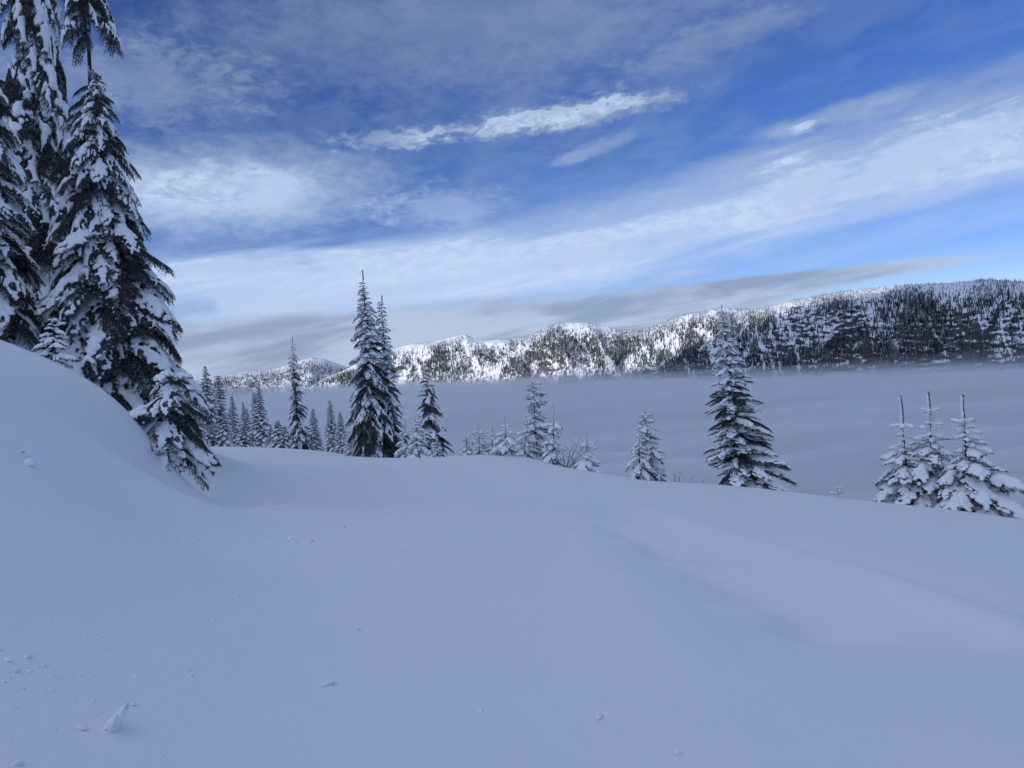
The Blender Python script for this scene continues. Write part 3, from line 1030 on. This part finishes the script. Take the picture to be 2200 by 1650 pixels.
# the pair of tall firs in the middle left
fir('fir_tree', 'tallest spire shaped fir in the middle left of the clearing', GM, -7.45, 39.88, 5.17, 0.10,
    [(0, 1.55), (0.12, 1.75), (0.25, 1.65), (0.45, 1.35), (0.6, 0.95), (0.75, 0.72), (0.88, 0.48), (0.95, 0.25), (1, 0.12)], 300,
    by_height(0.55, mixf(N=0.36, D=0.44, H=0.2), mixf(S=0.5, F=0.3, N=0.2)), 41, tr=0.15, pitch=(-34, 18), leader=0.5, lead_r=0.05, skew=1.25, wob=0.05)
fir('fir_tree', 'thin topped fir just behind the tallest spire', GM, -6.65, 40.9, 3.9, 0.03,
    [(0, 1.45), (0.2, 1.35), (0.4, 1.05), (0.6, 0.7), (0.75, 0.5), (0.9, 0.4), (1, 0.2)], 200,
    by_height(0.55, mixf(N=0.35, D=0.4, H=0.25), mixf(S=0.6, F=0.3, N=0.1)), 42, tr=0.12, pitch=(-32, 16), leader=0.3, lead_r=0.05, skew=1.2, wob=0.05)
fir('fir_tree', 'medium fir with a dark foot right of the tall pair', GM, -3.78, 35.89, 0.18, -0.24,
    [(0, 1.1), (0.2, 1.08), (0.45, 0.9), (0.7, 0.58), (0.9, 0.32), (1, 0.14)], 150, by_height(0.35, mixf(N=0.7, D=0.3), mixf(H=0.35, F=0.35, N=0.3)), 43, tr=0.07, pitch=(-28, 15), leader=0.2, lead_r=0.03)
fir('fir_sapling', 'white young fir leaning against the medium fir with dark foot', GM, -4.36, 33.9, -1.96, 0.04,
    [(0, 0.64), (0.4, 0.54), (0.75, 0.34), (1, 0.2)], 56, mixf(S=1), 44, tr=0.03, pitch=(-20, 15), leader=0.3)
fir('fir_sapling', 'knee high snow covered sapling in front of the medium fir', GM, -3.37, 32.9, -3.05, 0.02,
    [(0, 0.45), (0.5, 0.32), (1, 0.1)], 22, mixf(S=1), 45, tr=0.02, pitch=(-15, 15), leader=0.12)
fir('fir_sapling', 'small snowy bush fir hugging the right side of the tall pair', GM, -5.3, 36.9, -2.44, 0.07,
    [(0, 0.6), (0.5, 0.42), (1, 0.12)], 36, mixf(S=0.8, F=0.2), 46, tr=0.03, pitch=(-20, 15))
fir('fir_sapling', 'small snowy bush fir hugging the left side of the tall pair', GM, -9.02, 41.9, -3.24, 0.05,
    [(0, 0.6), (0.5, 0.42), (1, 0.12)], 30, mixf(S=0.8, F=0.2), 47, tr=0.03, pitch=(-20, 15))
# the row of saplings along the middle edge
fir('fir_sapling', 'leftmost little sapling of the row in the middle', GM, -2.04, 31.9, -2.73, 0.02,
    [(0, 0.42), (0.5, 0.36), (0.8, 0.26), (1, 0.16)], 34, mixf(S=1), 51, tr=0.02, pitch=(-15, 12), leader=0.22)
fir('fir_sapling', 'second sapling of the middle row with a long bare leader', GM, -1.47, 30.9, -2.30, 0.04,
    [(0, 0.46), (0.45, 0.34), (0.7, 0.2), (0.95, 0.32), (1, 0.28)], 34, mixf(S=1), 52, tr=0.02, pitch=(-15, 5), leader=0.42)
fir('fir_sapling', 'slim sapling behind and left of the cross topped one', GM, -0.95, 30.9, -2.52, 0.08,
    [(0, 0.4), (0.5, 0.32), (1, 0.16)], 36, mixf(S=1), 53, tr=0.02, pitch=(-15, 15), leader=0.10)
fir('fir_sapling', 'sapling whose leader and top shoots form a cross', GM, -0.37, 28.9, -2.0, 0.04,
    [(0, 0.72), (0.3, 0.5), (0.6, 0.46), (0.78, 0.28), (0.84, 0.12), (0.97, 0.24), (1, 0.24)], 44, by_height(0.8, mixf(S=1), mixf(K=1)), 54, tr=0.025, pitch=(-22, 8), leader=0.36)
fir('fir_tree', 'tallest and bushiest of the row of saplings in the middle', GM, 0.81, 30.9, -0.83, 0.04,
    [(0, 0.85), (0.3, 0.75), (0.5, 0.6), (0.6, 0.4), (0.85, 0.38), (1, 0.2)], 110, mixf(S=0.65, F=0.35), 55, tr=0.05, pitch=(-25, 15))
fir('fir_sapling', 'small fir pressed to the left of the bushiest sapling', GM, 0.32, 29.9, -2.34, 0.2,
    [(0, 0.6), (0.5, 0.4), (1, 0.12)], 36, mixf(S=1), 56, tr=0.025, pitch=(-20, 15))
fir('fir_sapling', 'sapling with a tall bare leader next to the bare bush', GM, 1.36, 27.9, -1.61, 0.1,
    [(0, 0.62), (0.35, 0.5), (0.6, 0.36), (0.8, 0.26), (0.97, 0.4), (1, 0.38)], 46, mixf(S=1), 57, tr=0.03, pitch=(-28, -2), leader=0.68, lead_r=0.024)
fir('fir_sapling', 'lone sapling with wide low boughs right of the bare bush', GM, 2.17, 23.9, -2.30, 0.08,
    [(0, 0.6), (0.35, 0.5), (0.5, 0.3), (0.75, 0.14), (0.95, 0.3), (1, 0.28)], 30, mixf(S=1), 58, tr=0.02, pitch=(-28, -5), leader=0.3, tiers=4)
# the two saplings standing close together
fir('fir_tree', 'taller of the two saplings standing close together right of centre', GR, 3.76, 21.9, -1.51, -0.02,
    [(0, 0.72), (0.3, 0.58), (0.6, 0.4), (0.85, 0.26), (1, 0.18)], 96, mixf(S=0.7, F=0.3), 61, tr=0.035, pitch=(-25, 8), leader=0.17, tiers=13)
fir('fir_sapling', 'shorter of the two saplings standing close together right of centre', GR, 3.40, 21.4, -2.17, 0.06,
    [(0, 0.38), (0.4, 0.36), (0.75, 0.25), (1, 0.12)], 36, mixf(S=1), 62, tr=0.025, pitch=(-35, -5), leader=0.16)
fir('fir_tree', 'large tiered fir on the right edge before the ridge', GR, 5.64, 18.91, 1.12, -0.41,
    [(0, 1.12), (0.12, 1.12), (0.3, 0.88), (0.5, 0.68), (0.65, 0.48), (0.8, 0.33), (0.93, 0.2), (1, 0.1)], 290,
    by_height(0.62, mixf(F=0.75, N=0.25), mixf(F=0.5, S=0.5)), 63, tr=0.065, pitch=(-14, 10), tiers=20, leader=0.12)
fir('fir_sapling', 'tiny fir poking out of the snow right of the tiered fir', GR, 7.05, 16.9, -3.17, 0.0,
    [(0, 0.06), (0.3, 0.16), (0.6, 0.15), (1, 0.08)], 20, mixf(K=0.5, S=0.5), 64, tr=0.01, pitch=(-5, 20), tmin=0.3)


def trio(label, x, y, ztop, lean, rad, seed, lead, up, n):
    prof = [(0, rad), (0.3, rad), (0.5, rad * 0.86), (0.66, rad * 0.62), (0.76, rad * 0.36), (0.9, rad * 0.24), (1, rad * 0.22)]
    root = fir('fir_sapling', label, GR, x, y, ztop, lean, prof, n, by_height(0.72, mixf(S=0.7, F=0.3), mixf(K=0.6, S=0.4)), seed, tr=0.024,
               pitch=(-22, 8), leader=lead, lead_r=0.040, skew=1.05, chunk=0.0, lenjit=0.4)
    rg = np.random.default_rng(seed)
    z0 = root.location.z
    h = ztop - z0 - lead
    for k in range(6):
        add_bough(root, P['K'][k % 2], (lean * h / (h + lead), 0, h - 0.02), k * 1.047 + rg.uniform(-0.2, 0.2), R(up + rg.uniform(-8, 8)), rg.uniform(0.8, 1.05))
    return root


trio('left one of the three firs with stick leaders at the right', 7.13, 13.95, -1.0, -0.11, 0.48, 71, 0.52, -8, 66)
trio('middle one of the three firs with stick leaders at the right', 7.42, 13.75, -0.95, 0.03, 0.60, 72, 0.36, 22, 84)
trio('right one of the three firs with stick leaders, its boughs widest', 7.70, 13.12, -0.99, -0.02, 0.70, 73, 0.46, 20, 92)

# ------------------------------------------------------------------ firs at the end of the clearing: five shapes, parts joined per tree
def joined_tree(seed, h, prof, n, tiers, snow_amt, fam=('F', 'D')):
    rg = np.random.default_rng(seed)
    B = Build()
    SV, SF, sn = [], [], 0
    bm = bmesh.new()
    bmesh.ops.create_icosphere(bm, subdivisions=1, radius=1.0)
    iv = np.array([v.co[:] for v in bm.verts])
    jf = np.array([[v.index for v in f.verts] for f in bm.faces])
    bm.free()
    pr = np.array(prof)
    for k in range(n):
        t = 0.02 + 0.97 * (k + rg.random()) / n
        rad = np.interp(t, pr[:, 0], pr[:, 1]) * rg.uniform(0.75, 1.15)
        an = k * 2.39996 + rg.uniform(-0.4, 0.4)
        pt = R(-28 + 42 * t + rg.uniform(-8, 8))
        dirh = np.array([math.cos(an), math.sin(an), 0])
        sid = np.array([-math.sin(an), math.cos(an), 0])
        p0 = np.array([0, 0, h * t])

        def ax(s):
            return p0 + dirh * rad * s + np.array([0, 0, rad * (math.tan(pt) * s - 0.22 * s * s)])
        main = np.array([ax(s) for s in np.linspace(0, 1, 5)])
        nln = min(0.10, 0.045 + 0.09 * rad)
        V, F, fr = needles(main, 110 / max(0.4, rad) ** 0.5, nln, 0.03, rg, 0.5)
        B.add(V, F, 0, fr)
        for s in (0.3, 0.5, 0.7, 0.88):
            for sd in (-1, 1):
                ll = rad * 0.42 * (1.1 - s) * rg.uniform(0.7, 1.2) + 0.05
                d2 = dirh * 0.6 + sid * sd * 0.8
                lt = np.array([ax(s), ax(s) + d2 * ll * 0.5 - np.array([0, 0, 0.08 * ll]), ax(s) + d2 * ll - np.array([0, 0, 0.4 * ll])])
                V, F, fr = needles(lt, 80, nln * 0.85, 0.026, rg, 0.5)
                B.add(V, F, 0, fr)
        for s in (0.35, 0.55, 0.75, 0.92):
            if rg.random() < snow_amt:
                r = rad * rg.uniform(0.10, 0.19) + 0.015
                c = ax(s) + np.array([0, 0, r * 0.35]) + sid * rg.normal() * rad * 0.10
                L = iv * np.array([r * 1.5, r, r * 0.55]) * rg.uniform(0.75, 1.2, (len(iv), 1))
                rot = L[:, :1] * (dirh + np.array([0, 0, math.tan(pt) - 0.4 * s])) + L[:, 1:2] * sid + L[:, 2:] * np.array([0, 0, 1.0])
                SV.append(rot + c)
                SF.append(jf + sn)
                sn += len(iv)
    crown = B.mesh('crown', [M_NEEDLE])
    snow = mesh_np('snow_load', np.concatenate(SV), np.concatenate(SF), [M_LOAD])
    return crown, snow


BP = [joined_tree(300, 6.0, [(0, 0.85), (0.2, 0.8), (0.5, 0.55), (0.8, 0.28), (1, 0.05)], 130, 0, 0.85),
      joined_tree(301, 6.0, [(0, 1.1), (0.3, 0.95), (0.6, 0.6), (0.85, 0.3), (1, 0.05)], 130, 0, 0.85),
      joined_tree(302, 6.0, [(0, 0.75), (0.2, 0.7), (0.5, 0.5), (0.7, 0.32), (0.9, 0.2), (1, 0.05)], 120, 0, 0.85),
      joined_tree(303, 2.0, [(0, 0.75), (0.3, 0.68), (0.6, 0.45), (1, 0.05)], 60, 0, 0.9),
      joined_tree(304, 6.0, [(0, 1.0), (0.2, 1.0), (0.4, 0.6), (0.6, 0.5), (0.85, 0.22), (1, 0.05)], 120, 0, 0.85)]
BREF = [6.0, 6.0, 6.0, 2.0, 6.0]


def back_fir(label, x, y, ztop, k, rot, wide=1.0):
    z0 = gz(x, y) - 0.1
    h = ztop - z0
    root = link('fir_tree')
    root.location = (x, y, z0)
    root.rotation_euler = (0, 0, rot)
    tag(root, label, 'tree', GB)
    s = h / BREF[k]
    for nm, me in (('crown', BP[k][0]), ('snow_load', BP[k][1])):
        o = link(nm, me, root)
        o.scale = (s * wide * 1.2, s * wide * 1.2, s)
    link('trunk', snow_free_trunk(h * 0.99, 0.02 * h, 0.0, 6, seed=int(abs(x) * 100)), root)


fir('fir_tree', 'slender dark fir standing alone above the far group', GB, -13.5, 47.9, 2.38, 0.01,
    [(0, 0.95), (0.1, 0.9), (0.3, 0.75), (0.6, 0.55), (0.8, 0.45), (0.93, 0.28), (1, 0.1)], 150, by_height(0.75, mixf(N=0.5, H=0.3, D=0.2), mixf(S=0.7, F=0.3)), 81, tr=0.08, pitch=(-26, 8), leader=0.4, lead_r=0.04, skew=1.15)
for a in (
    ('small pointed fir just right of the slender lone fir', -13.0, 49.9, -2.29, 0, 0.3, 1.3),
    ('left one of two young firs left of the tall pair', -11.15, 46.9, -1.70, 2, 1.3, 1.2),
    ('right one of two young firs left of the tall pair', -10.36, 45.9, -2.39, 1, 2.1, 1.0),
    ('tallest fir of the far group, nearest the left bank', -23.76, 59.9, 1.08, 1, 0.9, 0.85),
    ('second tallest fir of the far group, thin topped', -23.58, 61.9, 0.31, 2, 2.9, 1.2),
    ('third fir of the far group counting from the bank', -21.11, 57.9, -1.34, 0, 4.0, 1.1),
    ('narrow fir in the middle of the far group', -19.95, 56.9, -1.81, 4, 5.1, 0.9),
    ('left one of the twin tops in the far group', -18.75, 55.9, -1.11, 2, 0.2, 1.1),
    ('right one of the twin tops in the far group, tallest there', -18.06, 54.9, -0.71, 0, 1.9, 1.15),
    ('low white fir just left of the slender lone fir', -15.94, 51.9, -3.04, 3, 3.3, 0.8),
    ('low fir in the gap between twin tops and lone fir', -17.08, 53.9, -3.43, 0, 4.4, 1.4),
    ('low snow covered fir at the foot of the slender lone fir', -14.91, 49.9, -3.32, 3, 5.5, 0.9),
    ('bushy white fir in front of the far group near the bank', -20.34, 53.9, -2.85, 3, 0.7, 0.9),
    ('bushy white fir in front of the twin tops', -17.6, 49.9, -3.2, 3, 2.4, 1.0),
    ('white sapling between the lone fir and its small pointed neighbour', -13.61, 49.9, -3.39, 3, 1.1, 0.8),
    ('fir half hidden by the bank bough at the left end', -23.3, 55.9, 0.5, 1, 3.9, 0.9),
    ('short bushy fir behind the white ones of the far group', -19.2, 52.5, -2.9, 1, 5.2, 1.0),
    ('low white fir in front of the tallest of the far group', -21.6, 54.5, -3.2, 3, 2.7, 1.0),
    ('stubby fir between the third fir and the narrow one', -20.6, 59.5, -2.4, 4, 0.1, 1.1),
):
    back_fir(*a)

# ------------------------------------------------------------------ bare bushes and dead twigs
def bush(name, label, category, x, y, stems, seed, r0, sub=True):
    rg = np.random.default_rng(seed)
    z0 = gz(x, y) - 0.06
    root = link(name)
    root.location = (x, y, z0)
    tag(root, label, category)
    for (ox, tx, ty, tz) in stems:
        n = 9
        pts = np.array([[ox + tx * s + 0.03 * rg.normal() * s, ty * s + 0.03 * rg.normal() * s, tz * (s - 0.12 * s * s)] for s in np.linspace(0, 1, n)])
        st = link('stem', mesh_np('stem', *tube(pts, r0, r0 * 0.35, 5), [M_TWIG]), root)
        for q in range(4 if sub else 1):
            b = pts[2 + q % (n - 3)]
            sd = rg.choice([-1, 1])
            l = np.linalg.norm((tx, ty, tz)) * rg.uniform(0.15, 0.35)
            e = np.array([sd * l * 0.6, rg.normal() * l * 0.3, l * 0.8])
            tw = np.array([b, b + e * 0.5 + rg.normal(size=3) * 0.01, b + e])
            link('twig', mesh_np('twig', *tube(tw, r0 * 0.6, r0 * 0.3, 4), [M_TWIG]), st)
    return root


bush('bare_bush', 'frosted leafless bush fanning out between two saplings', 'bush', 1.72, 26.9,
     [(0, 0.65, 0, 1.35), (0.02, 0.9, 0.1, 1.15), (0, 0.3, -0.1, 1.1), (0.05, 1.15, 0, 0.85), (0, -0.1, 0.1, 0.9), (0.04, 0.75, 0.2, 0.75), (0.03, 1.3, 0.1, 1.2), (0.1, 0.5, 0.1, 0.55)], 91, 0.016)
bush('bare_bush', 'few bare frosted twigs left of the large tiered fir', 'bush', 4.35, 19.9,
     [(-0.28, 0.03, 0, 0.52), (-0.18, 0.06, 0, 0.60), (-0.05, 0.28, 0, 0.40), (-0.1, 0.10, 0.1, 0.38), (0.18, 0.14, 0, 0.22), (0.35, 0.16, 0, 0.26)], 92, 0.011, sub=False)
db = bush('dead_branch', 'dark dead twigs hanging over the snow under the bent fir', 'branch', -4.72, 10.05,
          [(0.0, 0.25, -0.25, 0.05), (0.0, 0.38, -0.35, 0.02), (-0.05, 0.15, -0.3, 0.2), (0.05, 0.5, -0.2, 0.1)], 93, 0.008)

# ------------------------------------------------------------------ snow lumps fallen on the slope
def lump_mesh(seed, stretch):
    rg = np.random.default_rng(seed)
    bm = bmesh.new()
    bmesh.ops.create_icosphere(bm, subdivisions=3, radius=0.5)
    for vtx in bm.verts:
        c = np.array(vtx.co[:])
        d = 1 + 0.75 * float(perlin(c[0] * 2 + seed, c[1] * 2, c[2] * 2)) + 0.35 * float(perlin(c[0] * 6, c[1] * 6 + seed, c[2] * 6))
        vtx.co = Vector(c * d * stretch)
    me = bpy.data.meshes.new('snow_lump')
    bm.to_mesh(me)
    bm.free()
    me.materials.append(M_LOAD)
    me.polygons.foreach_set('use_smooth', np.ones(len(me.polygons), bool))
    return me


LUMPS = [lump_mesh(k, np.array(s)) for k, s in enumerate(((1, 0.8, 0.7), (1.2, 0.7, 0.6), (0.9, 0.9, 0.85), (1.4, 0.6, 0.5)))]
LUMP_SPOTS = [
    (-1.58, 2.89, 0.105, 'upright wedge of snow sticking out near the lower left corner'),
    (0.31, 3.44, 0.046, 'round snow lump at the bottom right of centre, the farther of two'),
    (0.58, 3.04, 0.044, 'round snow lump nearest the bottom edge right of centre'),
    (-0.99, 3.74, 0.062, 'flat snow lump lying alone at the bottom left of centre'),
    (-2.29, 7.67, 0.115, 'wide flat snow lump, left of a pair in the middle left snow'),
    (-2.13, 7.73, 0.062, 'small pointed snow lump, right of a pair in the middle left snow'),
    (-1.07, 6.74, 0.044, 'small snow lump alone, nearest of three in the middle left snow'),
    (-1.15, 7.50, 0.040, 'small snow lump alone, farthest of three in the middle left snow'),
    (-3.96, 6.24, 0.105, 'larger of two snow lumps on the left bank'),
    (-4.12, 6.42, 0.066, 'smaller of two snow lumps on the left bank'),
    (-3.42, 10.50, 0.08, 'snow lump on the flat right of the bent fir, left of a pair'),
    (-3.34, 10.45, 0.055, 'snow lump on the flat right of the bent fir, right of a pair'),
    (-1.83, 4.48, 0.03, 'tiny snow lump alone on the lower left snow'),
    (-1.05, 4.81, 0.03, 'tiny snow lump alone left of centre in the lower snow'),
    (-0.23, 3.53, 0.026, 'tiny snow lump alone near the bottom centre'),
    (-1.61, 3.61, 0.020, 'smaller of two touching crumb sized lumps at lower left'),
    (-1.57, 3.55, 0.028, 'larger of two touching crumb sized lumps at lower left'),
    (-1.67, 2.82, 0.034, 'low snow lump just left of the upright wedge'),
    (-2.15, 3.28, 0.034, 'snow lump at the left edge, top of a loose heap'),
    (-2.18, 3.20, 0.032, 'snow lump at the left edge, middle of a loose heap'),
    (-2.10, 3.13, 0.030, 'snow lump at the left edge, bottom of a loose heap'),
    (-1.63, 3.13, 0.028, 'flat snow lump above the upright wedge'),
    (-1.69, 2.49, 0.034, 'snow lump in the bottom left corner'),
]
for k, (x, y, w, lab) in enumerate(LUMP_SPOTS):
    o = link('snow_lump', LUMPS[k % 4])
    o.location = (x, y, gz(x, y) + w * 0.08)
    o.rotation_euler = (0.2 * math.sin(k * 3.1), 0.25 * math.cos(k * 1.7), k * 1.3)
    o.scale = (w, w, w * 0.8)
    if k == 0:
        o.rotation_euler = (0.1, -0.95, 0.35)
        o.scale = (w * 1.25, w * 0.9, w * 0.62)
        o.location.z += 0.02
    tag(o, lab, 'snow lump', 'snow lumps fallen on the slope')

# crumbs too small and too many to pick apart
rg = np.random.default_rng(55)
bm = bmesh.new()
bmesh.ops.create_icosphere(bm, subdivisions=1, radius=0.5)
cv = np.array([q.co[:] for q in bm.verts])
cf = np.array([[q.index for q in f.verts] for f in bm.faces])
bm.free()
pts = []
for cx, cyy, sx_, sy_, n, smax in ((-2.05, 3.2, 0.22, 0.35, 130, 0.014), (-1.6, 3.0, 0.5, 0.4, 80, 0.010), (-3.4, 6.5, 0.5, 0.35, 90, 0.022), (-3.0, 10.6, 0.7, 1.0, 40, 0.035),
                                 (-1.7, 7.2, 0.8, 0.9, 60, 0.020), (-0.8, 4.6, 1.0, 1.2, 50, 0.010), (-2.6, 14.5, 1.4, 2.2, 30, 0.04), (0.8, 9.5, 1.2, 1.4, 14, 0.02)):
    for _ in range(n):
        pts.append((cx + rg.normal() * sx_, cyy + rg.normal() * sy_, smax * 1.15 * rg.uniform(0.25, 1.0) ** 1.5))
pts = np.array(pts)
pz = ground_z(pts[:, 0], pts[:, 1])
V = (cv[None] * (pts[:, 2] * 1.0)[:, None, None] * rg.uniform(0.6, 1.4, (len(pts), len(cv), 1)) * np.array([1.2, 1.0, 0.7])
     + np.stack([pts[:, 0], pts[:, 1], pz + pts[:, 2] * 0.15], -1)[:, None]).reshape(-1, 3)
Fc = (cf[None] + (np.arange(len(pts)) * len(cv))[:, None, None]).reshape(-1, 3)
tag(link('snow_crumbs', mesh_np('snow_crumbs', V, Fc, [M_LOAD])), 'scattered crumbs of snow on the smooth slope', kind='stuff')
